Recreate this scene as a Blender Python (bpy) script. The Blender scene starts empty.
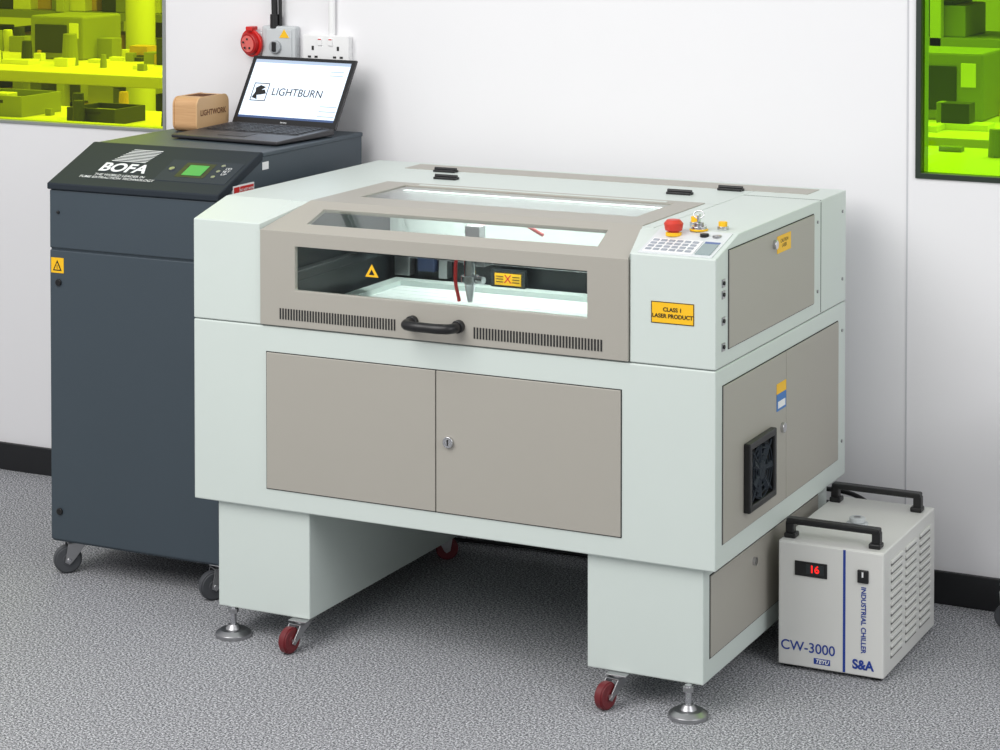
import bpy, bmesh, math, random
from mathutils import Vector, Matrix
random.seed(4)
sc=bpy.context.scene
sc.view_settings.view_transform='Standard'
COL=bpy.context.collection

# ---------------------------------------------------------------- materials
def lin(c):
    c=c/255.
    return c/12.92 if c<=.04045 else ((c+.055)/1.055)**2.4
def rgb(r,g,b): return (lin(r),lin(g),lin(b),1)
def paint(name,c,rough=.45,metal=0.,var=.03,nscale=6.,bump=0.,bscale=400.,spec=.5):
    m=bpy.data.materials.new(name);m.use_nodes=True;nt=m.node_tree;N=nt.nodes;L=nt.links
    b=N['Principled BSDF'];b.inputs['Roughness'].default_value=rough;b.inputs['Metallic'].default_value=metal
    b.inputs['Specular IOR Level'].default_value=spec
    tc=N.new('ShaderNodeTexCoord');no=N.new('ShaderNodeTexNoise');no.inputs['Scale'].default_value=nscale
    no.inputs['Detail'].default_value=3
    L.new(tc.outputs['Object'],no.inputs['Vector'])
    mx=N.new('ShaderNodeMix');mx.data_type='RGBA'
    C=rgb(*c)
    mx.inputs['A'].default_value=tuple(x*(1-var) for x in C[:3])+(1,)
    mx.inputs['B'].default_value=tuple(min(1,x*(1+var)) for x in C[:3])+(1,)
    L.new(no.outputs['Fac'],mx.inputs['Factor']);L.new(mx.outputs['Result'],b.inputs['Base Color'])
    if bump:
        n2=N.new('ShaderNodeTexNoise');n2.inputs['Scale'].default_value=bscale
        L.new(tc.outputs['Object'],n2.inputs['Vector'])
        bp=N.new('ShaderNodeBump');bp.inputs['Strength'].default_value=bump;bp.inputs['Distance'].default_value=.001
        L.new(n2.outputs['Fac'],bp.inputs['Height']);L.new(bp.outputs['Normal'],b.inputs['Normal'])
    return m
def emit(name,c,s):
    m=bpy.data.materials.new(name);m.use_nodes=True;b=m.node_tree.nodes['Principled BSDF']
    b.inputs['Base Color'].default_value=rgb(*c);b.inputs['Emission Color'].default_value=rgb(*c);b.inputs['Emission Strength'].default_value=s
    b.inputs['Roughness'].default_value=.4
    return m
def glass(name,tint,refl=1.,rough=.02,f0=.04):
    """thin sheet: Schlick reflectance (same from both sides) over a tinted transmission"""
    m=bpy.data.materials.new(name);m.use_nodes=True;nt=m.node_tree;N=nt.nodes;L=nt.links
    N.remove(N['Principled BSDF']);o=N['Material Output']
    t=N.new('ShaderNodeBsdfTransparent');t.inputs[0].default_value=tint+(1,)
    g=N.new('ShaderNodeBsdfGlossy');g.inputs['Roughness'].default_value=rough
    lw=N.new('ShaderNodeLayerWeight');lw.inputs['Blend'].default_value=.5
    pw=N.new('ShaderNodeMath');pw.operation='POWER';pw.inputs[1].default_value=5
    ml=N.new('ShaderNodeMath');ml.operation='MULTIPLY_ADD';ml.inputs[1].default_value=(1-f0)*refl;ml.inputs[2].default_value=f0*refl;ml.use_clamp=True
    mx=N.new('ShaderNodeMixShader')
    L.new(lw.outputs['Facing'],pw.inputs[0]);L.new(pw.outputs[0],ml.inputs[0]);L.new(ml.outputs[0],mx.inputs[0]);L.new(t.outputs[0],mx.inputs[1]);L.new(g.outputs[0],mx.inputs[2]);L.new(mx.outputs[0],o.inputs[0])
    return m
def carpet():
    m=bpy.data.materials.new('carpet');m.use_nodes=True;nt=m.node_tree;N=nt.nodes;L=nt.links
    b=N['Principled BSDF'];b.inputs['Roughness'].default_value=.95;b.inputs['Specular IOR Level'].default_value=.1
    tc=N.new('ShaderNodeTexCoord')
    n1=N.new('ShaderNodeTexNoise');n1.inputs['Scale'].default_value=200;n1.inputs['Detail'].default_value=3;n1.inputs['Roughness'].default_value=.8
    n2=N.new('ShaderNodeTexNoise');n2.inputs['Scale'].default_value=1.6;n2.inputs['Detail'].default_value=3
    L.new(tc.outputs['Object'],n1.inputs['Vector']);L.new(tc.outputs['Object'],n2.inputs['Vector'])
    r=N.new('ShaderNodeValToRGB');e=r.color_ramp.elements
    e[0].position=.38;e[0].color=rgb(66,67,71);e[1].position=.63;e[1].color=rgb(232,233,237)
    x=e.new(.5);x.color=rgb(142,143,147)
    L.new(n1.outputs['Fac'],r.inputs[0])
    mx=N.new('ShaderNodeMix');mx.data_type='RGBA';mx.blend_type='MULTIPLY';mx.inputs['Factor'].default_value=1
    r2=N.new('ShaderNodeValToRGB');r2.color_ramp.elements[0].color=(.93,.93,.93,1);r2.color_ramp.elements[1].color=(1,1,1,1)
    L.new(n2.outputs['Fac'],r2.inputs[0]);L.new(r.outputs[0],mx.inputs['A']);L.new(r2.outputs[0],mx.inputs['B'])
    L.new(mx.outputs['Result'],b.inputs['Base Color'])
    bp=N.new('ShaderNodeBump');bp.inputs['Strength'].default_value=.2;bp.inputs['Distance'].default_value=.002
    L.new(n1.outputs['Fac'],bp.inputs['Height']);L.new(bp.outputs['Normal'],b.inputs['Normal'])
    return m
def wood():
    m=bpy.data.materials.new('plywood');m.use_nodes=True;nt=m.node_tree;N=nt.nodes;L=nt.links
    b=N['Principled BSDF'];b.inputs['Roughness'].default_value=.55
    tc=N.new('ShaderNodeTexCoord');mp=N.new('ShaderNodeMapping');mp.inputs['Scale'].default_value=(6,6,120)
    n=N.new('ShaderNodeTexNoise');n.inputs['Scale'].default_value=2;n.inputs['Detail'].default_value=5
    r=N.new('ShaderNodeValToRGB');r.color_ramp.elements[0].color=rgb(186,136,90);r.color_ramp.elements[1].color=rgb(222,182,134)
    L.new(tc.outputs['Object'],mp.inputs[0]);L.new(mp.outputs[0],n.inputs['Vector']);L.new(n.outputs['Fac'],r.inputs[0]);L.new(r.outputs[0],b.inputs['Base Color'])
    return m
M=dict(
 wall=paint('wall_paint',(233,232,234),.6,var=.015,nscale=1.5),
 carpet=carpet(), wood=wood(),
 skirting=paint('black_skirting',(22,23,26),.5),
 white=paint('pale_green_powdercoat',(205,214,209),.42,var=.012,bump=.12),
 beige=paint('taupe_powdercoat',(167,163,154),.45,var=.012,bump=.12),
 slate=paint('slate_powdercoat',(60,71,80),.5,var=.03,bump=.25),
 slate2=paint('slate_fascia',(44,50,57),.6,var=.03,spec=.15),
 black=paint('black_plastic',(20,20,22),.38),
 gap=paint('shadow_gap',(34,34,34),.8),
 seam=paint('seam_grey_dark',(110,116,114),.8),
 dark=paint('dark_interior',(36,42,44),.35),
 intwhite=paint('interior_white',(186,196,192),.45),
 chrome=paint('chrome',(205,205,208),.2,1.),
 steel=paint('zinc_steel',(176,176,178),.35,1.),
 redwheel=paint('maroon_wheel',(108,30,36),.4),
 greywheel=paint('grey_wheel',(70,72,76),.5),
 red=paint('red_plastic',(205,34,30),.35),
 estop=paint('estop_red',(205,58,42),.45),
 yellow=paint('yellow_label',(245,190,20),.5),
 labelw=paint('white_label',(235,235,235),.5),
 blue=paint('blue_ink',(30,62,150),.5),
 ink=paint('black_ink',(15,15,15),.6),
 whiteink=paint('white_ink',(235,238,240),.6),
 greyplas=paint('grey_plastic',(196,200,202),.45),
 whiteplas=paint('white_plastic',(236,236,236),.35),
 bed=paint('bed_plate',(232,236,234),.4),
 chill=paint('chiller_white',(222,222,218),.42,var=.01),
 kb=paint('keyboard_black',(28,28,30),.45),
 lap=paint('laptop_grey',(58,57,60),.4,.3),
 screen=emit('lit_screen',(208,222,238),.74),
 scrtool=emit('screen_toolbar',(150,165,185),.6),
 scrdark=emit('screen_taskbar',(60,80,120),.4),
 lcd=emit('green_lcd',(60,150,70),.3),
 redled=emit('red_led',(235,30,25),1.2),
 led=emit('led_strip',(245,255,252),5.),
 g_clear=glass('clear_glass',(.93,.96,.95),1.15),
 g_front=glass('tinted_glass',(.88,.92,.91),.8),
 g_green=glass('yellow_green_film',(.78,.87,.07),.6),
 g_green2=glass('green_film',(.54,.82,.04),.6),
 alu=paint('aluminium_trim',(150,154,150),.4,.3),
 darkframe=paint('dark_window_frame',(30,44,34),.4),
)

# ---------------------------------------------------------------- helpers
class S: parent=None; off=Vector((0,0,0))
def root(name,loc=(0,0,0),rot=(0,0,0),local=False,parent=None):
    e=bpy.data.objects.new(name,None);COL.objects.link(e);e.empty_display_size=.1
    e.location=loc;e.rotation_euler=rot
    if parent: e.parent=parent
    S.parent=e;S.off=Vector((0,0,0)) if local else Vector(loc)
    return e
def noroot(): S.parent=None;S.off=Vector((0,0,0))
def reg(ob,mat=None):
    COL.objects.link(ob)
    if S.parent: ob.parent=S.parent
    if mat: ob.data.materials.append(mat)
    return ob
def fin(name,bm,mat,bevel=0,seg=2,smooth=False):
    bmesh.ops.recalc_face_normals(bm,faces=bm.faces)
    me=bpy.data.meshes.new(name);bm.to_mesh(me);bm.free()
    ob=bpy.data.objects.new(name,me);reg(ob,mat)
    if smooth:
        for p in me.polygons: p.use_smooth=True
        try: me.set_sharp_from_angle(angle=math.radians(35))
        except Exception: pass
    if bevel:
        md=ob.modifiers.new('bev','BEVEL');md.width=bevel;md.segments=seg;md.limit_method='ANGLE';md.angle_limit=math.radians(30)
    return ob
def addbox(bm,lo,hi):
    lo=Vector(lo)-S.off;hi=Vector(hi)-S.off
    v=[bm.verts.new((x,y,z)) for x in (lo.x,hi.x) for y in (lo.y,hi.y) for z in (lo.z,hi.z)]
    for f in [(0,1,3,2),(4,6,7,5),(0,4,5,1),(2,3,7,6),(0,2,6,4),(1,5,7,3)]: bm.faces.new([v[i] for i in f])
def box(name,lo,hi,mat,bevel=0,seg=2):
    bm=bmesh.new();addbox(bm,lo,hi);return fin(name,bm,mat,bevel,seg)
def boxes(name,lst,mat,bevel=0):
    bm=bmesh.new()
    for lo,hi in lst: addbox(bm,lo,hi)
    return fin(name,bm,mat,bevel)
def addcyl(bm,p0,p1,r0,r1=None,n=28):
    if r1 is None: r1=r0
    p0=Vector(p0)-S.off;p1=Vector(p1)-S.off;d=(p1-p0).normalized()
    a=d.orthogonal().normalized();b=d.cross(a)
    A=[];B=[]
    for i in range(n):
        t=2*math.pi*i/n;u=a*math.cos(t)+b*math.sin(t)
        A.append(bm.verts.new(p0+u*r0));B.append(bm.verts.new(p1+u*r1))
    for i in range(n):
        j=(i+1)%n;bm.faces.new((A[i],A[j],B[j],B[i]))
    bm.faces.new(A[::-1]);bm.faces.new(B)
def cyl(name,p0,p1,r,mat,r1=None,bevel=0,n=28):
    bm=bmesh.new();addcyl(bm,p0,p1,r,r1,n);return fin(name,bm,mat,bevel,2,True)
def cyls(name,lst,mat,bevel=0,n=24):
    bm=bmesh.new()
    for c in lst: addcyl(bm,*c,n=n)
    return fin(name,bm,mat,bevel,2,True)
def prism(name,poly,axis,a,b,mat,bevel=0):
    bm=bmesh.new();V=[]
    for t in (a,b):
        r=[]
        for p in poly:
            q=[p[0],p[1]];q.insert(axis,t);r.append(bm.verts.new(Vector(q)-S.off))
        V.append(r)
    n=len(poly)
    for i in range(n):
        j=(i+1)%n;bm.faces.new((V[0][i],V[0][j],V[1][j],V[1][i]))
    bm.faces.new(V[0]);bm.faces.new(V[1]);return fin(name,bm,mat,bevel)
def quadslab(name,pts,th,mat,bevel=0):
    bm=bmesh.new();th=Vector(th)
    A=[bm.verts.new(Vector(p)-S.off) for p in pts];B=[bm.verts.new(Vector(p)-S.off+th) for p in pts];n=len(pts)
    bm.faces.new(A);bm.faces.new(B)
    for i in range(n):
        j=(i+1)%n;bm.faces.new((A[i],A[j],B[j],B[i]))
    return fin(name,bm,mat,bevel)
def ring(name,outer,inner,th,mat,bevel=0):
    bm=bmesh.new();th=Vector(th)
    O=[Vector(p)-S.off for p in outer];I=[Vector(p)-S.off for p in inner]
    a=[bm.verts.new(p) for p in O];b=[bm.verts.new(p) for p in I];c=[bm.verts.new(p+th) for p in O];d=[bm.verts.new(p+th) for p in I]
    for i in range(4):
        j=(i+1)%4
        bm.faces.new((a[i],a[j],b[j],b[i]));bm.faces.new((c[i],c[j],d[j],d[i]))
        bm.faces.new((a[i],a[j],c[j],c[i]));bm.faces.new((b[i],b[j],d[j],d[i]))
    return fin(name,bm,mat,bevel)
def tube(name,pts,r,mat,cyclic=False,res=6,poly=False):
    cu=bpy.data.curves.new(name,'CURVE');cu.dimensions='3D';cu.bevel_depth=r;cu.bevel_resolution=4;cu.use_fill_caps=True
    sp=cu.splines.new('POLY' if poly else 'BEZIER')
    if poly:
        sp.points.add(len(pts)-1)
        for i,p in enumerate(pts): sp.points[i].co=tuple(Vector(p)-S.off)+(1,)
    else:
        sp.bezier_points.add(len(pts)-1)
        for i,p in enumerate(pts):
            bp=sp.bezier_points[i];bp.co=Vector(p)-S.off;bp.handle_left_type='AUTO';bp.handle_right_type='AUTO'
    sp.use_cyclic_u=cyclic
    return reg(bpy.data.objects.new(name,cu),mat)
def text(name,body,loc,size,mat,rot=(math.pi/2,0,0),align='CENTER',sx=1.,bold=0.,shear=0.):
    cu=bpy.data.curves.new(name,'FONT');cu.body=body;cu.size=size;cu.align_x=align;cu.align_y='CENTER';cu.offset=bold;cu.shear=shear
    o=bpy.data.objects.new(name,cu);reg(o,mat);o.location=Vector(loc)-S.off;o.rotation_euler=rot;o.scale=(sx,1,1)
    return o
FR=(math.pi/2,0,0); SD=(math.pi/2,0,math.pi/2)

def caster(tag,x,y,ztop,rad,wm,ang=0.,hubm=None,brake=False,trail=.45):
    """swivel castor standing on the floor; ang = heading of the trailing wheel"""
    d=Vector((math.cos(ang),math.sin(ang),0));s=Vector((-d.y,d.x,0));c=Vector((x,y,rad))
    sw=Vector((x,y,0))-d*rad*trail
    w=rad*.36
    bm=bmesh.new();addcyl(bm,c-s*w,c+s*w,rad*.90,n=36);addcyl(bm,c-s*w*.7,c+s*w*.7,rad,n=36)
    fin(tag+'_wheel',bm,wm,.0015,2,True)
    cyls(tag+'_hub',[(c-s*(w+.001),c+s*(w+.001),rad*.42)],wm,.001)
    cyls(tag+'_axle',[(c-s*(w+.010),c+s*(w+.010),rad*.16)],hubm or M['steel'],.001)
    bm=bmesh.new()
    zt=ztop-.008
    for k in (-1,1):
        o1=s*k*(w+.004);o2=s*k*(w+.0068)
        P=[c-d*rad*.28+Vector((0,0,-rad*.12)),c-d*rad*.05+Vector((0,0,-rad*.32)),c+d*rad*.28+Vector((0,0,-rad*.12)),
           Vector((sw.x,sw.y,zt))+d*rad*.95,Vector((sw.x,sw.y,zt))-d*rad*.45]
        A=[bm.verts.new(p+o1-S.off) for p in P];B=[bm.verts.new(p+o2-S.off) for p in P]
        bm.faces.new(A);bm.faces.new(B);n=len(P)
        for i in range(n):
            j=(i+1)%n;bm.faces.new((A[i],A[j],B[j],B[i]))
    fin(tag+'_fork',bm,M['steel'],.0006)
    q=[Vector((sw.x,sw.y,zt-.002))+d*rad*a+s*b*(w+.0068) for a,b in ((-.45,-1),(.95,-1),(.95,1),(-.45,1))]
    quadslab(tag+'_fork_bridge',q,(0,0,.003),M['steel'],.0006)
    cyls(tag+'_swivel',[((sw.x,sw.y,ztop-.011),(sw.x,sw.y,ztop-.002),rad*.62)],M['steel'])
    h=rad*.8
    box(tag+'_plate',(sw.x-h,sw.y-h,ztop-.003),(sw.x+h,sw.y+h,ztop),M['steel'],.001)
    if brake:
        q=c+d*rad*.95+Vector((0,0,rad*.55))
        p0=Vector((sw.x,sw.y,zt-.004))+d*rad*.8
        quadslab(tag+'_brake_pedal',[p0-s*w*.8,p0+s*w*.8,q+s*w*.8+d*.012,q-s*w*.8+d*.012],(0,0,.003),M['chrome'],.001)
def foot(tag,x,y,ztop):
    bm=bmesh.new()
    addcyl(bm,(x,y,0),(x,y,.010),.044,n=36);addcyl(bm,(x,y,.010),(x,y,.018),.044,.032,n=36);addcyl(bm,(x,y,.018),(x,y,.030),.020,.012)
    fin(tag+'_pad',bm,M['steel'],.0012,2,True)
    cyl(tag+'_stem',(x,y,.02),(x,y,ztop),.0075,M['chrome'])
    cyl(tag+'_nut',(x,y,ztop-.014),(x,y,ztop-.004),.013,M['steel'],n=6)

# ---------------------------------------------------------------- room
YW=1.0264
noroot()
box('floor',(-9,-5.5,-.05),(6,10,0),M['carpet'])
WL=(-3.6,-2.138);WR=(.152,1.75);ZS=1.08;ZH=2.15;T=.10
bm=bmesh.new()
for lo,hi in [((-5,YW,0),(3.5,YW+T,ZS)),((-5,YW,ZH),(3.5,YW+T,2.7)),((-5,YW,ZS),(WL[0],YW+T,ZH)),((WL[1],YW,ZS),(WR[0],YW+T,ZH)),((WR[1],YW,ZS),(3.5,YW+T,ZH))]:
    addbox(bm,lo,hi)
fin('wall_back',bm,M['wall'])
box('wall_far',(-9,9.5,0),(6,9.6,3),paint('far_wall',(225,225,215),.7))
box('baseboard_back',(-5,YW-.014,0),(3.5,YW,.083),M['skirting'],.002)
def window(i,x0,x1,fm,gm,fw):
    r=root('window_%d'%i,((x0+x1)/2,YW,(ZS+ZH)/2))
    ring('frame',[(x0-.004,YW-.006,ZS-.004),(x1+.004,YW-.006,ZS-.004),(x1+.004,YW-.006,ZH),(x0-.004,YW-.006,ZH)],
      [(x0+fw,YW-.006,ZS+fw),(x1-fw,YW-.006,ZS+fw),(x1-fw,YW-.006,ZH-fw),(x0+fw,YW-.006,ZH-fw)],(0,.035,0),fm,.001)
    box('pane',(x0+fw*.5,YW+.012,ZS+fw*.5),(x1-fw*.5,YW+.018,ZH-fw*.5),gm)
window(1,WL[0],WL[1],M['alu'],M['g_green'],.005)
window(2,WR[0],WR[1],M['darkframe'],M['g_green2'],.010)
noroot()
box('trim_1',(WR[0]-.028,YW-.0015,.083),(WR[0]-.024,YW,ZS+1.2),paint('seam_grey',(200,200,204),.6))

# workshop seen through the glazing
wt=paint('cream_worktop',(232,226,205),.5);dg=paint('dark_machine',(44,50,46),.5);mg=paint('mid_machine',(140,146,140),.5);og=paint('ochre_card',(205,160,80),.6)
def crate(tag,x,y,z,w,d,h,m):
    ring(tag+'_sides',[(x-w/2,y-d/2,z),(x+w/2,y-d/2,z),(x+w/2,y+d/2,z),(x-w/2,y+d/2,z)],[(x-w/2+.01,y-d/2+.01,z),(x+w/2-.01,y-d/2+.01,z),(x+w/2-.01,y+d/2-.01,z),(x-w/2+.01,y+d/2-.01,z)],(0,0,h),m,.002)
    box(tag+'_base',(x-w/2+.005,y-d/2+.005,z),(x+w/2-.005,y+d/2-.005,z+.01),m)
    box(tag+'_contents',(x-w/2+.02,y-d/2+.02,z+.012),(x+w/2-.05,y+d/2-.03,z+h*.7),mg,.004)
    box(tag+'_handle_slot',(x-w*.2,y-d/2-.002,z+h*.65),(x+w*.2,y-d/2,z+h*.8),M['gap'])
def rolls(tag,x,y,z,n,r,l,m):
    cyls(tag,[((x+i*r*2.1,y,z+r),(x+i*r*2.1,y+l,z+r),r) for i in range(n)],m)
def clutter(x0,x1,y0,y1,z,n,smax=.12):
    """small bench-top bits and pieces: tubs, bottles, offcuts"""
    mats=[M['labelw'],dg,mg,og]
    bms=[bmesh.new() for _ in mats]
    for i in range(n):
        x=random.uniform(x0,x1);y=random.uniform(y0,y1);k=random.randrange(4);s=random.uniform(.025,smax)
        if random.random()<.35: addcyl(bms[k],(x,y,z),(x,y,z+s*1.3),s*.35,s*.28,n=14)
        elif random.random()<.4: addbox(bms[k],(x,y,z),(x+s*1.8,y+s,z+.012+s*.1))
        else: addbox(bms[k],(x,y,z),(x+s,y+s*.8,z+s*random.uniform(.4,1.3)))
    for k,b in enumerate(bms): fin('bench_clutter_%d'%(k+1),b,mats[k],.002)
def bench(x0,x1,y0,y1,z,top,items,n,cl=None,smax=.12):
    root('workbench',((x0+x1)/2,(y0+y1)/2,0))
    box('worktop',(x0,y0,z-.05),(x1,y1,z),top,.004)
    boxes('legs',[((x,y,0),(x+.06,y+.06,z-.05)) for x in (x0+.05,x1-.11) for y in (y0+.05,y1-.11)],M['greyplas'])
    box('shelf',(x0+.06,y0+.06,.25),(x1-.06,y1-.06,.29),M['greyplas'])
    boxes('under_shelf_boxes',[((x0+.15+i*.4,y0+.1,.29),(x0+.42+i*.4,y0+.4,.29+.2+.1*(i%2))) for i in range(int((x1-x0-.4)/.4))],mg,.004)
    for i,it in enumerate(items):
        if it[0]=='r': rolls('rolls_%d'%i,*it[1:])
        elif it[0]=='m':
            _,x,y,w,d,h,m=it
            box('apparatus_%d_body'%i,(x-w/2,y-d/2,z),(x+w/2,y+d/2,z+h),m,.01)
            box('apparatus_%d_door'%i,(x-w*.4,y-d/2-.006,z+h*.15),(x+w*.2,y-d/2,z+h*.8),dg,.004)
            box('apparatus_%d_panel'%i,(x+w*.25,y-d/2-.006,z+h*.5),(x+w*.42,y-d/2,z+h*.85),M['labelw'],.002)
        else: crate('tray_%d'%i,it[1],it[2],z,*it[3:])
    c=cl or (x0+.1,x1-.15,y0+.1,y1-.15)
    clutter(*c,z,n,smax)
bench(-4.6,-2.6,1.75,2.9,.90,wt,[('c',-3.42,2.5,.22,.2,.06,dg),('r',-3.02,2.55,.90,3,.022,.22,M['labelw']),('c',-3.95,2.6,.3,.25,.08,mg)],16,(-4.2,-2.8,2.2,2.8),.08)
bench(-5.4,-3.1,3.4,4.5,.98,wt,[('c',-3.55,3.9,.25,.25,.09,mg),('m',-4.0,4.1,.28,.3,.22,M['labelw']),('m',-4.75,4.1,.3,.3,.2,mg),('r',-3.8,3.65,.98,4,.018,.16,dg)],70,None,.11)
bench(-.9,.9,1.6,2.9,.93,wt,[('c',.15,2.72,.2,.2,.05,mg)],6,(-.6,.3,2.5,2.8),.07)
bench(-1.7,.3,3.4,4.5,.9,wt,[('m',-.6,4.1,.34,.3,.26,mg),('m',-1.15,4.1,.3,.3,.35,M['labelw'])],70,None,.12)
root('structural_column',(-5.02,5.0,0))
cyls('shaft',[((-5.02,5.0,0),(-5.02,5.0,2.9),.075)],M['labelw']);box('base_plate',(-5.14,4.88,0),(-4.9,5.12,.02),mg,.003)
def rack(x0,x1,y,cm):
    root('storage_rack',((x0+x1)/2,y,0))
    boxes('uprights',[((x,yy,0),(x+.05,yy+.05,2.2)) for x in (x0,(x0+x1)/2,x1-.05) for yy in (y,y+.5)],M['greyplas'])
    boxes('shelves',[((x0,y,z),(x1,y+.55,z+.04)) for z in (.15,.45,.75,1.05,1.35,1.7,2.1)],cm)
    for k,mm in enumerate((M['labelw'],dg,mg,og)):
        L=[]
        for z in (.19,.49,.79,1.09,1.39,1.74):
            x=x0+.08+random.random()*.5
            while x<x1-.3:
                w=.05+random.random()*.12
                L.append(((x,y+.05+random.random()*.1,z),(x+w,y+.45,z+.06+random.random()*.19)));x+=w+.12+random.random()*.3
        boxes('stored_goods_%d'%(k+1),L,mm,.005)
rack(-7.4,-4.3,5.4,mg)
rack(-2.6,.4,5.6,mg)

# ---------------------------------------------------------------- laser cutter
R=root('laser_cutter_machine',(-.675,.46,0))
D=.917;B0=.330;B1=.769
W_=M['white'];BG=M['beige']
box('lower_cabinet',(-1.35,0,B0),(0,D,B1),W_,.003)
box('seam_band',(-1.346,.003,B1-.001),(-.004,D-.003,B1+.004),M['seam'])
box('door_reveal_front',(-1.1435,-.0012,.3775),(-.2205,.003,.7085),M['gap'])
box('door_left',(-1.1415,-.004,.3795),(-.6860,.004,.7065),BG,.0015)
box('door_right',(-.6835,-.004,.3795),(-.2225,.004,.7065),BG,.0015)
cyls('door_lock_front',[((-.650,-.012,.545),(-.650,-.003,.545),.013)],M['chrome'],.001)
box('door_lock_slot',(-.6515,-.0128,.538),(-.6485,-.0118,.552),M['gap'])
U0=B1+.0025
P=[(0,U0),(0,1.013),(.145,1.05),(D,1.05),(D,U0)]
prism('pillar_left',P,0,-1.35,-1.159,W_,.0025)
prism('pillar_right',P,0,-.202,0,W_,.0025)
box('rear_housing',(-1.159,.64,U0),(-.202,D,1.05),W_,.002)
box('rear_top_frame',(-1.159,.538,1.036),(-.202,.641,1.05),W_)
box('side_top_frame_left',(-1.159,.14,1.034),(-1.113,.54,1.05),W_)
box('side_top_frame_right',(-.232,.14,1.034),(-.202,.54,1.05),W_)
quadslab('side_slope_left',[(-1.160,-.003,1.0115),(-1.110,.147,1.0495),(-1.160,.147,1.0495)],(0,0,-.014),W_)
quadslab('side_slope_right',[(-.201,-.003,1.0115),(-.235,.147,1.0495),(-.201,.147,1.0495)],(0,0,-.014),W_)
# interior
box('interior_back_lower',(-1.159,.625,U0),(-.202,.64,.885),M['dark'])
box('interior_back_upper',(-1.159,.622,.885),(-.202,.64,1.036),M['intwhite'])
IP=[(.012,U0),(.012,.990),(.14,1.028),(.622,1.034),(.622,U0)]
prism('interior_side_left',IP,0,-1.159,-1.150,M['dark'])
prism('interior_side_right',IP,0,-.212,-.202,M['dark'])
box('work_bed',(-1.10,.06,U0),(-.25,.575,B1+.010),M['bed'])
boxes('bed_slats',[((-1.08,.10+i*.04,B1+.010),(-.28,.103+i*.04,B1+.0108)) for i in range(12)],M['bed'])
box('interior_floor',(-1.15,.012,U0),(-.212,.622,B1+.005),M['dark'])
ring('bed_frame',[(-1.12,.05,B1+.006),(-.24,.05,B1+.006),(-.24,.60,B1+.006),(-1.12,.60,B1+.006)],[(-1.085,.09,B1+.006),(-.275,.09,B1+.006),(-.275,.56,B1+.006),(-1.085,.56,B1+.006)],(0,0,.018),M['intwhite'],.001)
boxes('gantry_beam',[((-1.12,.40,.885),(-.24,.44,.925)),((-1.145,.06,.86),(-1.12,.60,.885)),((-.24,.06,.86),(-.215,.60,.885))],M['dark'],.002)
box('gantry_rail',(-1.11,.392,.90),(-.25,.399,.908),M['steel'])
box('rear_cross_rail',(-1.12,.60,.845),(-.24,.615,.856),M['steel'],.001)
boxes('motor_boxes',[((-1.05,.585,.815),(-1.0,.62,.855)),((-.30,.585,.815),(-.25,.62,.86))],paint('motor_blue',(34,46,74),.5),.003)
boxes('motor_mounts',[((-.99,.59,.80),(-.965,.62,.85)),((-1.12,.59,.80),(-1.075,.62,.86))],M['steel'],.002)
HX=-.768
boxes('laser_head_carriage',[((HX-.03,.355,.885),(HX+.03,.40,.94)),((HX-.02,.345,.94),(HX+.02,.38,.985))],M['steel'],.002)
cyls('laser_head_nozzle',[((HX,.335,.845),(HX,.335,.955),.015),((HX,.335,.80),(HX,.335,.845),.006,.014),((HX,.335,.850),(HX,.335,.866),.022),((HX,.335,.93),(HX,.335,.937),.019)],M['chrome'],.0008)
cyl('laser_head_knob',(HX+.022,.33,.858),(HX+.042,.325,.858),.009,M['chrome'])
tube('laser_head_air_hose',[(HX-.03,.335,.80),(HX-.038,.33,.86),(HX-.034,.35,.93),(HX+.005,.41,.985),(-.70,.44,.99),(-.62,.44,.96)],.0045,M['red'])
boxes('led_strip',[((-1.10,.600,1.020),(-.26,.612,1.028))],M['led'])
# hood
ring('hood_front_panel',[(-1.157,-.006,.773),(-.204,-.006,.773),(-.204,-.006,1.0),(-1.157,-.006,1.0)],
  [(-1.060,-.006,.861),(-.303,-.006,.861),(-.303,-.006,.966),(-1.060,-.006,.966)],(0,.014,0),BG,.0015)
k=(1.052-1.0)/.156
def sl(x,y): return (x,y,1.0+(y+.006)*k)
ring('hood_slope_panel',[sl(-1.157,-.006),sl(-.204,-.006),sl(-.233,.15),sl(-1.111,.15)],[sl(-1.052,.036),sl(-.298,.040),sl(-.306,.118),sl(-1.050,.114)],(0,.003,-.010),BG,.0015)
ring('hood_top_panel',[(-1.111,.15,1.052),(-.233,.15,1.052),(-.233,.537,1.052),(-1.111,.537,1.052)],[(-1.035,.262,1.052),(-.298,.262,1.052),(-.298,.500,1.052),(-1.035,.500,1.052)],(0,0,-.012),BG,.0015)
box('hood_front_glass',(-1.065,.003,.856),(-.298,.006,.971),M['g_front'])
o=quadslab('hood_slope_glass',[sl(-1.06,.03),sl(-.29,.034),sl(-.30,.122),sl(-1.06,.12)],(0,.001,-.003),M['g_clear']);o.location=(0,.001,-.002)
box('hood_top_glass',(-1.045,.252,1.046),(-.288,.51,1.049),M['g_clear'])
box('hood_top_white_trim',(-1.0,.503,1.052),(-.32,.512,1.0535),W_)
def vents(tag,x0,x1,n):
    st=(x1-x0)/n
    boxes(tag,[((x0+i*st,-.0072,.790),(x0+i*st+st*.5,-.0055,.816)) for i in range(n)],M['gap'])
vents('vent_slots_left',-1.102,-.785,42);vents('vent_slots_right',-.585,-.262,42)
HZ=.815
tube('hood_handle_grip',[(-.742,-.012,HZ),(-.739,-.046,HZ),(-.724,-.055,HZ),(-.682,-.058,HZ),(-.640,-.055,HZ),(-.625,-.046,HZ),(-.622,-.012,HZ)],.0118,M['black'])
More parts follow.
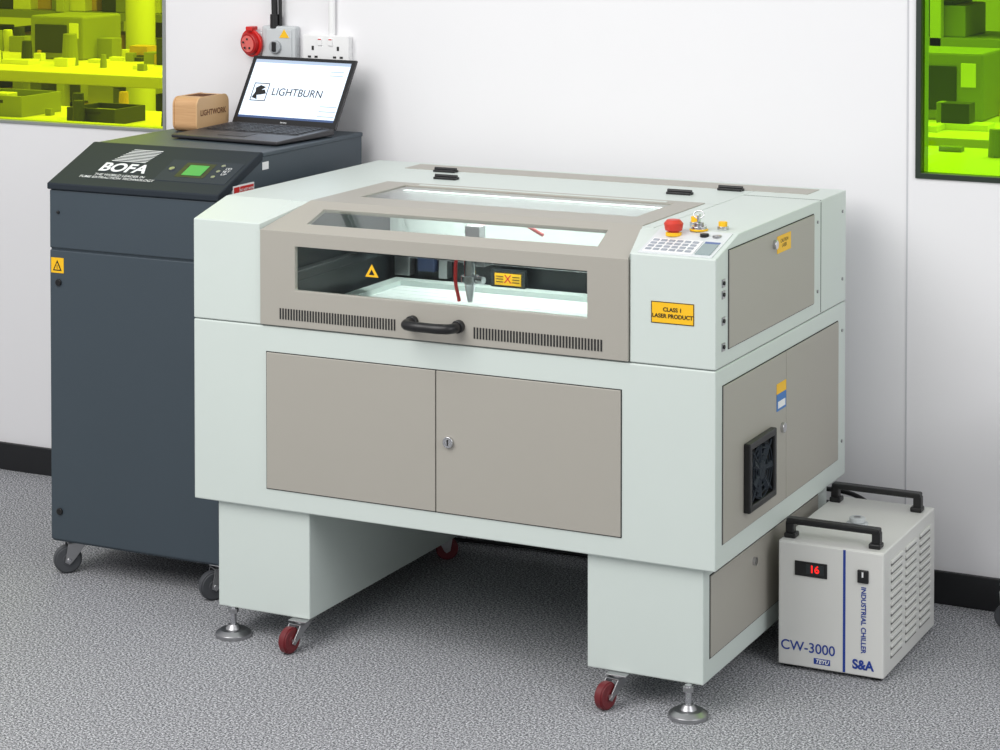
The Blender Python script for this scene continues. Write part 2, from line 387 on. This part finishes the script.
cyls('hood_handle_mounts',[((-.742,-.02,HZ),(-.742,-.005,HZ),.015),((-.622,-.02,HZ),(-.622,-.005,HZ),.015)],M['black'],.002)
box('rear_lid_strip',(-1.20,.795,1.0495),(-.06,.885,1.0515),BG,.0005)
def hinge(tag,x,y):
    boxes(tag,[((x-.032,y-.013,1.05),(x+.032,y-.002,1.056)),((x-.032,y+.002,1.05),(x+.032,y+.013,1.056))],M['black'],.001)
    cyl(tag+'_pin',(x-.032,y,1.058),(x+.032,y,1.058),.0045,M['black'])
hinge('lid_hinge_1',-.998,.650);hinge('lid_hinge_2',-.348,.660);hinge('lid_hinge_3',-1.065,.775);hinge('lid_hinge_4',-.258,.780)
def label(tag,x0,x1,z0,z1,y,lines,size,bm_=None,tm=None):
    box(tag,(x0,y-.0008,z0),(x1,y,z1),bm_ or M['yellow'])
    w=.0018
    ring(tag+'_border',[(x0,y-.001,z0),(x1,y-.001,z0),(x1,y-.001,z1),(x0,y-.001,z1)],[(x0+w,y-.001,z0+w),(x1-w,y-.001,z0+w),(x1-w,y-.001,z1-w),(x0+w,y-.001,z1-w)],(0,.0005,0),M['ink'])
    n=len(lines)
    for i,t in enumerate(lines):
        text(tag+'_text_%d'%(i+1),t,((x0+x1)/2,y-.0016,(z0+z1)/2+((n-1)/2-i)*size*1.15),size,tm or M['ink'],bold=.0003)
label('class_label',-.151,-.050,.864,.912,0,['CLASS 1','LASER PRODUCT'],.0125)
label('hazard_label_inside',-.826,-.748,.797,.831,.5845,['X'],.030,tm=M['red'])
box('hazard_label_bracket',(-.836,.585,.785),(-.74,.60,.838),M['dark'])
boxes('hazard_label_lines',[((x,.5825,z),(x+.020,.5835,z+.002)) for x in (-.820,-.774) for z in (.806,.813,.820)],M['ink'])
prism('warning_triangle',[(-.873,.908),(-.838,.908),(-.8555,.938)],1,.0015,.0025,M['yellow'])
prism('warning_triangle_core',[(-.863,.913),(-.848,.913),(-.8555,.926)],1,.0008,.0014,M['ink'])
# side panels
box('side_reveal_upper',(-.003,.0745,.8045),(.0012,.6595,1.0245),M['gap'])
box('side_panel_upper',(-.003,.0765,.8065),(.004,.6575,1.0225),BG,.0015)
box('side_reveal_lower',(-.003,.0405,.3795),(.0012,.8515,.7305),M['gap'])
box('side_door_front',(-.003,.0425,.3815),(.004,.4540,.7285),BG,.0015)
box('side_door_rear',(-.003,.4560,.3815),(.004,.8495,.7285),BG,.0015)
cyl('side_lock_lower',(.003,.424,.556),(.012,.424,.556),.012,M['chrome'],bevel=.001)
cyl('side_lock_upper',(.003,.365,.993),(.012,.365,.993),.011,M['chrome'],bevel=.001)
box('side_yellow_label',(.004,.385,.968),(.005,.480,1.008),M['yellow'])
text('side_yellow_label_text','CAUTION\nLASER',(.0056,.4325,.989),.012,M['ink'],rot=SD)
box('side_blue_sticker',(.004,.385,.600),(.005,.450,.640),paint('sticker_blue',(60,120,190),.5))
box('side_yellow_sticker',(.004,.385,.640),(.005,.450,.664),M['yellow'])
box('side_white_sticker',(.0052,.392,.606),(.0056,.442,.622),M['labelw'])
ring('fan_guard_frame',[(.004,.165,.418),(.004,.345,.418),(.004,.345,.575),(.004,.165,.575)],[(.004,.182,.434),(.004,.328,.434),(.004,.328,.559),(.004,.182,.559)],(.016,0,0),M['black'],.003)
box('fan_backing',(.003,.17,.42),(.006,.34,.57),M['gap'])
bm=bmesh.new()
for rr_ in (.022,.038,.054,.068):
    n=28
    pts=[Vector((.015,.255+rr_*1.02*math.cos(2*math.pi*i/n),.4965+rr_*.93*math.sin(2*math.pi*i/n))) for i in range(n)]
    for i in range(n): addcyl(bm,pts[i],pts[(i+1)%n],.0018,n=6)
for a in (45,135,225,315):
    t=math.radians(a);addcyl(bm,(.015,.255,.4965),(.015,.255+.09*math.cos(t),.4965+.08*math.sin(t)),.0025,n=6)
addcyl(bm,(.008,.255,.4965),(.017,.255,.4965),.02)
for i in range(7):
    t=2*math.pi*i/7
    addcyl(bm,(.009,.255,.4965),(.009,.255+.06*math.cos(t),.4965+.06*math.sin(t)),.006,.012,n=6)
fin('fan_guard_grille',bm,M['slate2'])
cyls('side_ports',[((0,.045,z),(.005,.045,z),.0045) for z in (.955,.93,.872,.815)],M['black'],.001)
boxes('side_port_plates',[((0,.036,z-.009),(.002,.054,z+.009)) for z in (.955,.93,.872,.815)],M['steel'])
cyls('rear_side_bolts',[((0,.69,z),(.003,.69,z),.004) for z in (1.0,.83)]+[((0,.885,z),(.003,.885,z),.004) for z in (1.0,.83,.7,.42)],M['steel'])
box('side_seam_rear',(-.002,.715,.775),(.0008,.718,1.045),M['seam'])
box('top_seam_rear',(-.20,.715,1.049),(0,.718,1.0505),M['seam'])
# control panel
ks=(1.05-1.013)/.145
def cs(x,y,h=0): return (x,y,1.013+y*ks+h)
def slopebox(tag,x0,x1,y0,y1,h0,h1,m,bev=0):
    return quadslab(tag,[cs(x0,y0,h0),cs(x1,y0,h0),cs(x1,y1,h0),cs(x0,y1,h0)],(0,0,h1-h0),m,bev)
slopebox('control_panel_plate',-.186,-.012,.006,.138,0,.002,paint('panel_silver',(214,218,220),.4),.0005)
slopebox('control_keypad',-.178,-.060,.012,.082,.002,.004,M['whiteplas'],.0005)
slopebox('control_display',-.055,-.020,.014,.070,.002,.004,paint('display_grey',(140,156,158),.25))
slopebox('control_display_label',-.055,-.020,.074,.082,.002,.003,paint('label_blue_grey',(90,110,160),.5))
bm=bmesh.new()
for i in range(6):
    for j in range(4):
        x=-.174+i*.0188;y=.017+j*.0160
        q=[Vector(cs(a,b,.0042))-S.off for a,b in ((x,y),(x+.013,y),(x+.013,y+.009),(x,y+.009))]
        A=[bm.verts.new(p) for p in q];B=[bm.verts.new(p+Vector((0,0,.0012))) for p in q]
        bm.faces.new(A);bm.faces.new(B)
        for t in range(4):
            u=(t+1)%4;bm.faces.new((A[t],A[u],B[u],B[t]))
fin('control_keys',bm,paint('key_grey',(156,162,172),.5))
def stud(tag,x,y,r,h,m,r1=None):
    z=1.013+min(y,.145)*ks
    return cyl(tag,(x,y,z),(x,y,z+h),r,m,r1,bevel=.001)
EX,EY=-.142,.108;EZ=1.013+EY*ks
stud('emergency_stop_collar',EX,EY,.018,.008,M['yellow']);stud('emergency_stop_stem',EX,EY,.012,.026,M['estop'])
bm=bmesh.new();addcyl(bm,(EX,EY,EZ+.012),(EX,EY,EZ+.028),.019,.022);addcyl(bm,(EX,EY,EZ+.028),(EX,EY,EZ+.036),.022,.015);fin('emergency_stop_mushroom',bm,M['estop'],.001,2,True)
stud('start_button_ring',-.126,.200,.013,.010,M['chrome']);stud('start_button_cap',-.126,.200,.010,.022,M['yellow'])
stud('key_switch_ring',-.096,.145,.018,.010,M['chrome']);stud('key_switch_barrel',-.096,.145,.011,.018,M['steel']);stud('key_switch_collar',-.096,.145,.021,.004,M['yellow'])
box('key',(-.098,.138,1.066),(-.094,.152,1.086),M['chrome'],.001)
tube('key_ring',[(-.096+.012*math.cos(a*math.pi/4),.145+.004*math.sin(a*math.pi/4),1.086+.008*math.sin(a*math.pi/4)) for a in range(8)],.0013,M['chrome'],cyclic=True)
stud('pilot_lamp_ring',-.052,.18,.013,.008,M['chrome']);stud('pilot_lamp_cap',-.052,.18,.010,.018,M['yellow'])
stud('amp_socket',-.070,.112,.010,.008,M['black']);stud('usb_cover',-.040,.112,.010,.006,M['steel'])
# plinth legs
LEG=[(-1.293,-1.036),(-.312,-.034)]
for i,(a,b) in enumerate(LEG):
    box('plinth_leg_%d'%(i+1),(a,.018,.070),(b,.875,B0+.002),W_,.003)
box('plinth_panel_reveal',(-.036,.055,.118),(-.0330,.80,.305),M['gap'])
box('plinth_panel',(-.036,.058,.121),(-.0305,.797,.302),BG,.001)
cyl('plinth_lock',(-.031,.33,.262),(-.024,.33,.262),.010,M['chrome'])
caster('caster_1',-1.066,-.026,.070,.031,M['redwheel'],math.radians(-98),brake=False,trail=1.6)
caster('caster_2',-.246,-.030,.070,.031,M['redwheel'],math.radians(-104),brake=False,trail=1.7)
caster('caster_3',-1.075,.80,.070,.030,M['redwheel'],math.radians(30))
caster('caster_4',-.1,.80,.070,.030,M['redwheel'],math.radians(30))
foot('leveling_foot_1',-1.252,.020,.072);foot('leveling_foot_2',-.064,.006,.072)
foot('leveling_foot_3',-1.24,.84,.072)

# ---------------------------------------------------------------- fume extractor
X0,X1,Y0,Y1=-1.951,-1.424,.222,.955;SLm=M['slate']
root('fume_extractor',((X0+X1)/2,.59,0))
prism('cabinet',[(Y0+.006,.088),(Y0+.006,1.03),(.42,1.112),(Y1,1.112),(Y1,.088)],0,X0,X1,SLm,.004)
box('front_door',(X0+.001,Y0,.094),(X1-.001,Y0+.008,.860),SLm,.003)
box('upper_front_panel',(X0+.001,Y0,.865),(X1-.001,Y0+.008,1.018),SLm,.003)
prism('sloped_fascia',[(Y0-.006,1.020),(Y0-.006,1.036),(.42,1.122),(.43,1.122),(.43,1.10),(.235,1.018)],0,X0-.003,X1+.003,M['slate2'],.003)
box('top_panel',(X0-.002,.431,1.108),(X1+.002,Y1+.002,1.120),SLm,.003)
cyls('door_screws',[((X0+.03,Y0-.005,z),(X0+.03,Y0+.001,z),.009) for z in (.775,.17)]+[((X0+.03,Y0-.005,.96),(X0+.03,Y0+.001,.96),.004)],M['black'],.001)
box('warning_label',(X0+.006,Y0-.001,.80),(X0+.046,Y0+.001,.84),M['yellow'])
prism('warning_label_triangle',[(X0+.012,.806),(X0+.040,.806),(X0+.026,.834)],1,Y0-.0016,Y0-.001,M['ink'])
prism('warning_label_triangle_core',[(X0+.017,.809),(X0+.035,.809),(X0+.026,.827)],1,Y0-.002,Y0-.0016,M['yellow'])
boxes('warning_label_mark',[((X0+.025,Y0-.0024,.811),(X0+.027,Y0-.002,.821))],M['ink'])
sa=math.atan2(1.122-1.036,.42-Y0+.006)
def fs(u,v,h=0.0012):
    return Vector((X0+u,Y0-.006+v*math.cos(sa)-h*math.sin(sa),1.036+v*math.sin(sa)+h*math.cos(sa)))
FT=(sa,0,0)
text('maker_name','BOFA',fs(.180,.096),.058,M['whiteink'],FT,sx=1.0,bold=.0018)
text('maker_tagline','THE WORLD LEADER IN\nFUME EXTRACTION TECHNOLOGY',fs(.190,.051),.0145,M['whiteink'],FT,bold=.0001)
bm=bmesh.new()
for i in range(9):
    v0=.130+i*.0076;w=.0030;u0=.118+i*.004;u1=.226+i*.002
    q=[fs(u0,v0)-S.off,fs(u1,v0)-S.off,fs(u1+.002,v0+w)-S.off,fs(u0+.002,v0+w)-S.off]
    bm.faces.new([bm.verts.new(p) for p in q])
fin('maker_logo',bm,M['whiteink'])
def fsq(tag,u0,u1,v0,v1,m,h=.0012):
    q=[fs(u0,v0,h),fs(u1,v0,h),fs(u1,v1,h),fs(u0,v1,h)];return quadslab(tag,q,(0,0,-.0008),m)
fsq('display_bezel',.350,.440,.074,.146,M['black'])
fsq('display',.367,.425,.084,.134,M['lcd'],.002)
fsq('control_label',.300,.518,.052,.158,paint('fascia_label',(52,58,66),.6,spec=.15),.0008)
cyls('indicator',[(fs(.322,.11,0),fs(.322,.11,.003),.008)],M['steel'])
cyls('buttons',[(fs(u,v,0),fs(u,v,.002),.006) for u,v in ((.464,.140),(.464,.112),(.464,.084))],M['steel'])
text('button_text','I/O\nSET\nUP',fs(.488,.112,.002),.014,M['whiteink'],FT,align='CENTER')
box('prohibition_label',(X1,.285,1.022),(X1+.0036,.385,1.050),M['labelw'])
box('prohibition_label_red',(X1+.003,.289,1.026),(X1+.0042,.315,1.046),M['red'])
box('prohibition_label_red_bar',(X1+.003,.318,1.026),(X1+.0042,.382,1.046),M['red'])
text('prohibition_label_text','NO HOT WORK',(X1+.0046,.350,1.036),.009,M['whiteink'],SD,bold=.0002)
box('small_white_label',(X1,.43,1.075),(X1+.001,.46,1.095),M['labelw'])
for i,(x,y,a) in enumerate([(-1.920,.252,-2.3),(-1.450,.232,-2.2),(-1.895,.90,1.),(-1.462,.90,1.)]):
    caster('caster_%d'%(i+1),x,y,.089,.037,M['greywheel'],a,M['chrome'],trail=.9 if i<2 else .45)

# ---------------------------------------------------------------- laptop
ZB=1.1205
lp=root('laptop',(-1.7937,.852,ZB),(0,0,math.radians(-5)),local=True)
LW,LD=.36,.265
prism('base',[(0,.004),(-LD,.003),(-LD,.012),(0,.022)],0,0,LW,M['lap'],.003)
kk=.010/LD
def kz(y): return .022+y*kk
quadslab('keyboard_well',[(.02,-.015,kz(-.015)+.0003),(LW-.02,-.015,kz(-.015)+.0003),(LW-.02,-.15,kz(-.15)+.0003),(.02,-.15,kz(-.15)+.0003)],(0,0,.0006),M['black'])
L=[]
for r in range(6):
    for c in range(17):
        x=.024+c*.0184;y=-.035-r*.0208
        L.append(((x,y,kz(y)),(x+.0155,y+.0165,kz(y)+.0028)))
boxes('keys',L,M['kb'],.0006)
quadslab('touchpad',[(.13,-.165,kz(-.165)+.0003),(.22,-.165,kz(-.165)+.0003),(.22,-.225,kz(-.225)+.0003),(.13,-.225,kz(-.225)+.0003)],(0,0,.0006),M['kb'])
boxes('feet',[((.02,-.03,0),(.05,-.015,.004)),((LW-.05,-.03,0),(LW-.02,-.015,.004)),((.02,-LD+.01,0),(.05,-LD+.025,.0035)),((LW-.05,-LD+.01,0),(LW-.02,-LD+.025,.0035))],M['black'])
cyl('hinge',(.02,.002,.016),(LW-.02,.002,.016),.007,M['lap'])
lid=root('lid',(0,.004,.018),(math.radians(90-30),0,0),local=True,parent=lp)
LH=.214
box('lid_shell',(0,0,-.007),(LW,LH,.0),M['lap'],.003)
ring('screen_bezel',[(0.002,.002,.0),(LW-.002,.002,0),(LW-.002,LH-.002,0),(.002,LH-.002,0)],[(.014,.020,0),(LW-.014,.020,0),(LW-.014,LH-.012,0),(.014,LH-.012,0)],(0,0,.0022),M['black'],.0005)
box('screen',(.012,.018,0),(LW-.012,LH-.010,.0008),M['screen'])
box('screen_taskbar',(.014,.020,.0008),(LW-.014,.027,.0011),M['scrdark'])
box('screen_toolbar',(.014,LH-.022,.0008),(LW-.014,LH-.012,.0011),M['scrtool'])
boxes('screen_side_panel',[((LW-.075,.035,.0008),(LW-.018,.038,.0011)),((LW-.075,.050,.0008),(LW-.018,.053,.0011)),((LW-.075,.065,.0008),(LW-.018,.068,.0011)),((LW-.075,.16,.0008),(LW-.03,.163,.0011)),((LW-.075,.172,.0008),(LW-.03,.175,.0011))],M['scrtool'])
Z0=(0,0,0)
text('screen_title','LIGHTBURN',(.193,.102,.0016),.033,M['ink'],Z0,sx=.98,bold=.0001)
ring('screen_logo_frame',[(.036,.072,.001),(.090,.072,.001),(.090,.128,.001),(.036,.128,.001)],[(.0385,.0745,.001),(.0875,.0745,.001),(.0875,.1255,.001),(.0385,.1255,.001)],(0,0,.0005),M['ink'])
quadslab('screen_logo_dragon',[(.040,.082,.001),(.060,.077,.001),(.055,.090,.001),(.070,.092,.001),(.086,.096,.001),(.078,.108,.001),(.066,.106,.001),(.080,.116,.001),(.060,.121,.001),(.045,.112,.001),(.048,.100,.001)],(0,0,.0005),M['ink'])
text('laptop_brand','lenovo',(LW/2,.010,.0026),.008,M['whiteink'],Z0)

# ---------------------------------------------------------------- wooden box (rounded profile)
WX,WY=-1.864,.815
root('wooden_box',(WX,WY,ZB))
def rr(cx,cz,w,h,r,n=8):
    P=[]
    for ax,az,a0 in ((w/2-r,h/2-r,0),(-w/2+r,h/2-r,90),(-w/2+r,-h/2+r,180),(w/2-r,-h/2+r,270)):
        for i in range(n+1):
            t=math.radians(a0+90*i/n);P.append((cx+ax+r*math.cos(t),cz+az+r*math.sin(t)))
    return P
prism('box_body',rr(WY,ZB+.049,.160,.096,.022),0,WX-.042,WX+.030,M['wood'],.0012)
prism('box_end_panel_right',rr(WY,ZB+.049,.164,.098,.024),0,WX+.030,WX+.035,paint('light_ply',(212,172,124),.5),.001)
prism('box_end_panel_left',rr(WY,ZB+.049,.164,.098,.024),0,WX-.047,WX-.042,M['wood'],.001)
boxes('living_hinge_slots',[((WX-.036,WY-.034+i*.006,ZB+.0968),(WX+.026,WY-.0325+i*.006,ZB+.0976)) for i in range(12)],paint('burnt_edge',(90,55,30),.7))
text('engraved_text','LIGHTWORK',(WX+.0356,WY,ZB+.052),.022,paint('engraving',(110,66,34),.7),SD,bold=.0005)

# ---------------------------------------------------------------- wall sockets
root('industrial_power_socket',(-1.76,YW,1.36))
box('back_box',(-1.782,YW-.030,1.304),(-1.668,YW,1.407),M['greyplas'],.006)
box('front_plate',(-1.765,YW-.034,1.314),(-1.678,YW-.028,1.398),M['greyplas'],.003)
cyl('rotary_switch',(-1.730,YW-.044,1.347),(-1.730,YW-.032,1.347),.019,paint('switch_grey',(165,169,172),.4),bevel=.002)
box('switch_lever',(-1.736,YW-.050,1.334),(-1.724,YW-.042,1.362),M['black'],.002)
prism('hazard_triangle',[(-1.718,1.374),(-1.686,1.374),(-1.702,1.398)],1,YW-.036,YW-.033,M['yellow'])
box('socket_bracket',(-1.815,YW-.028,1.330),(-1.780,YW,1.388),M['greyplas'],.004)
bd=Vector((-.22,-.97,-.10)).normalized();b0=Vector((-1.806,YW-.012,1.358))
cyl('red_socket_body',b0,b0+bd*.022,.030,M['red'],r1=.034,bevel=.002)
cyl('red_socket_flange',b0+bd*.020,b0+bd*.028,.041,M['red'],bevel=.002)
cyl('red_socket_lid',b0+bd*.028,b0+bd*.040,.034,paint('deep_red',(170,24,24),.4),r1=.031,bevel=.002)
cyl('red_socket_face',b0+bd*.040,b0+bd*.042,.024,paint('pale_red',(226,110,104),.4))
bm=bmesh.new()
for i in range(5):
    t=2*math.pi*i/5+.3;q=b0+bd*.0425+Vector((math.cos(t)*.014,0,math.sin(t)*.014))+Vector((0,-.0002,0))
    addcyl(bm,q,q+bd*.002,.0032,n=12)
fin('red_socket_pins',bm,M['gap'])
box('red_socket_latch',(-1.822,YW-.052,1.392),(-1.800,YW-.020,1.404),M['red'],.002)
tube('supply_cable',[(-1.742,YW-.02,1.40),(-1.744,YW-.02,1.5),(-1.742,YW-.02,1.9),(-1.744,YW-.02,2.4)],.009,M['black'])
tube('supply_cable_thin',[(-1.722,YW-.02,1.40),(-1.724,YW-.02,1.5),(-1.721,YW-.02,2.4)],.005,M['black'])
cyls('cable_glands',[((-1.742,YW-.02,1.40),(-1.742,YW-.02,1.440),.014)],M['black'],.001)
root('double_wall_socket',(-1.566,YW,1.35))
box('face_plate',(-1.643,YW-.030,1.305),(-1.492,YW-.022,1.386),M['whiteplas'],.003)
box('pattress',(-1.640,YW-.023,1.308),(-1.495,YW,1.383),M['whiteplas'],.003)
bxs=[]
F=YW-.030
for cx in (-1.609,-1.526):
    bxs+=[((cx-.0035,F-.001,1.342),(cx+.0035,F+.001,1.354)),((cx-.016,F-.001,1.320),(cx-.006,F+.001,1.326)),((cx+.006,F-.001,1.320),(cx+.016,F+.001,1.326))]
boxes('pin_holes',bxs,M['gap'])
boxes('rocker_switches',[((cx-.007,F-.004,1.356),(cx+.007,F+.001,1.376)) for cx in (-1.585,-1.550)],M['whiteplas'],.001)
boxes('rocker_marks',[((cx-.005,F-.0045,1.372),(cx+.005,F-.004,1.375)) for cx in (-1.585,-1.550)],M['red'])
tube('conduit',[(-1.556,YW-.012,1.383),(-1.556,YW-.012,2.5)],.010,M['whiteplas'],poly=True)

# ---------------------------------------------------------------- chiller
root('water_chiller',(.134,.61,0))
cx0,cx1,cy0,cy1,cz0,cz1=.005,.258,.398,.824,.008,.298
box('case',(cx0,cy0+.004,cz0),(cx1,cy1,cz1),M['chill'],.003)
box('front_plate',(cx0+.0005,cy0,cz0+.001),(cx1-.0005,cy0+.006,cz1-.001),M['chill'],.003)
boxes('rubber_feet',[((x,y,0),(x+.022,y+.022,cz0+.001)) for x in (cx0+.01,cx1-.032) for y in (cy0+.015,cy1-.04)],M['black'])
F=cy0
box('blue_stripe',(.162,F-.0006,cz0+.004),(.168,F+.001,cz1-.003),M['blue'])
box('display_bezel',(.046,F-.003,.222),(.124,F+.001,.256),M['black'],.001)
box('display_window',(.074,F-.0036,.229),(.116,F-.003,.251),M['dark'])
text('display_digits','16',(.094,F-.004,.240),.024,M['redled'],bold=.0006)
box('rocker_switch',(.197,F-.006,.225),(.223,F+.001,.255),M['black'],.002)
box('rocker_mark',(.208,F-.0066,.239),(.212,F-.006,.251),M['labelw'])
text('vertical_title','INDUSTRIAL CHILLER',(.2105,F-.001,.139),.0160,M['blue'],rot=(math.pi/2,math.pi/2,0),bold=.0004)
text('series_text','CW-3000',(.078,F-.001,.055),.0325,M['blue'],bold=.0003)
box('maker_badge_plate',(.092,F-.0006,.020),(.132,F+.001,.034),M['blue'],.001)
text('maker_badge','TEYU',(.112,F-.0012,.027),.013,M['whiteink'],shear=.3,bold=.0004)
text('brand_text','S&A',(.210,F-.001,.034),.030,M['blue'],bold=.0012,sx=.95)
L=[];K=[]
for c in range(3):
    for r in range(12):
        y=cy0+.055+c*.118;z=.045+r*.0195
        L.append(((cx1-.001,y,z),(cx1+.005,y+.092,z+.009)));K.append(((cx1-.001,y+.002,z-.0055),(cx1+.0012,y+.090,z)))
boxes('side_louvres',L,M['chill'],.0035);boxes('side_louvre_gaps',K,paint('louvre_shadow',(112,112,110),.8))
def chandle(tag,y):
    a,b=.016,.236;z=cz1
    boxes(tag+'_feet',[((a-.006,y-.016,z),(a+.022,y+.016,z+.012)),((b-.022,y-.016,z),(b+.006,y+.016,z+.012))],M['black'],.003)
    pts=[(y-.012,z+.032),(y+.012,z+.032),(y+.014,z+.046),(y-.014,z+.046)]
    prism(tag+'_bar',pts,0,a-.002,b+.002,M['black'],.004)
    for k,(p,q) in enumerate(((a-.004,a+.016),(b-.016,b+.004))):
        prism(tag+'_post_%d'%(k+1),[(p,z+.008),(q,z+.008),(q,z+.038),(p,z+.038)],1,y-.011,y+.011,M['black'],.003)
chandle('handle_front',.437);chandle('handle_rear',.775)
cyls('filler_cap',[((.132,.60,cz1),(.132,.60,cz1+.006),.026),((.132,.60,cz1+.006),(.132,.60,cz1+.018),.019)],M['greyplas'],.002)
cyl('filler_cap_dot',(.132,.60,cz1+.018),(.132,.60,cz1+.019),.008,M['steel'])
tube('hose_1',[(.06,cy1-.005,.22),(.06,cy1+.05,.225),(.01,cy1+.10,.24),(-.10,cy1+.10,.25)],.007,M['black'])
tube('hose_2',[(.10,cy1-.005,.24),(.09,cy1+.05,.25),(.03,cy1+.11,.27),(-.10,cy1+.12,.28)],.006,M['black'])
tube('power_lead',[(.14,cy1-.005,.12),(.14,cy1+.07,.06),(.05,cy1+.10,.012),(-.3,.93,.008),(-.9,.97,.008),(-1.25,.93,.008)],.005,M['black'])

# ---------------------------------------------------------------- cart at the right edge
root('equipment_trolley',(.9,.74,0))
boxes('deck',[((.60,.50,.105),(1.15,.94,.135)),((.60,.50,.60),(1.15,.94,.625)),((.40,.90,.100),(.62,.94,.112))],M['greyplas'],.004)
boxes('posts',[((x,y,.13),(x+.025,y+.025,.70)) for x in (.605,1.12) for y in (.505,.91)],M['steel'],.002)
for i,(x,y) in enumerate([(.418,.90),(1.1,.90),(.62,.54),(1.1,.54)]):
    caster('caster_%d'%(i+1),x,y,.101,.030,M['greywheel'],math.pi if i==0 else 0,M['chrome'])

# ---------------------------------------------------------------- lights
noroot()
def area(name,loc,target,size,power,col=(1,1,1)):
    l=bpy.data.lights.new(name,'AREA');l.shape='SQUARE';l.size=size;l.energy=power;l.color=col
    o=bpy.data.objects.new(name,l);COL.objects.link(o);o.location=loc
    o.rotation_euler=(Vector(target)-Vector(loc)).to_track_quat('-Z','Y').to_euler()
area('ceiling_softbox',(-1.6,-2.6,3.3),(-.8,.5,.5),2.8,122,(1,.99,.97))
area('side_softbox',(3.2,-1.4,2.6),(0,.4,.6),2.0,50,(.98,.99,1))
area('workshop_fill_light',(-3.5,4.5,3.4),(-3.5,4.5,0),4.,215)  # unseen overhead fill lamps, added to brighten the workshop behind the windows
area('workshop_fill_light.001',(0,4.5,3.4),(0,4.5,0),3.,180)
l=bpy.data.lights.new('cutter_interior_lamp','AREA');l.shape='RECTANGLE';l.size=.85;l.size_y=.03;l.energy=2.6;l.color=(.97,1,.98)
o=bpy.data.objects.new('cutter_interior_lamp',l);COL.objects.link(o);o.parent=R;o.location=Vector((-.68,.50,1.025))-Vector((-.675,.46,0))
w=bpy.data.worlds.new('studio_world');sc.world=w;w.use_nodes=True
bg=w.node_tree.nodes['Background'];bg.inputs[0].default_value=(.97,.98,1,1);bg.inputs[1].default_value=.60

# ---------------------------------------------------------------- camera
c=bpy.data.cameras.new('camera');c.sensor_width=36;c.lens=2304.4461/1000*36;c.shift_y=-.44103
co=bpy.data.objects.new('camera',c);COL.objects.link(co);co.location=(1.7780,-4.6631,1.8604)
co.rotation_euler=(math.pi/2-.0284,0,.4581);c.clip_end=100
sc.camera=co
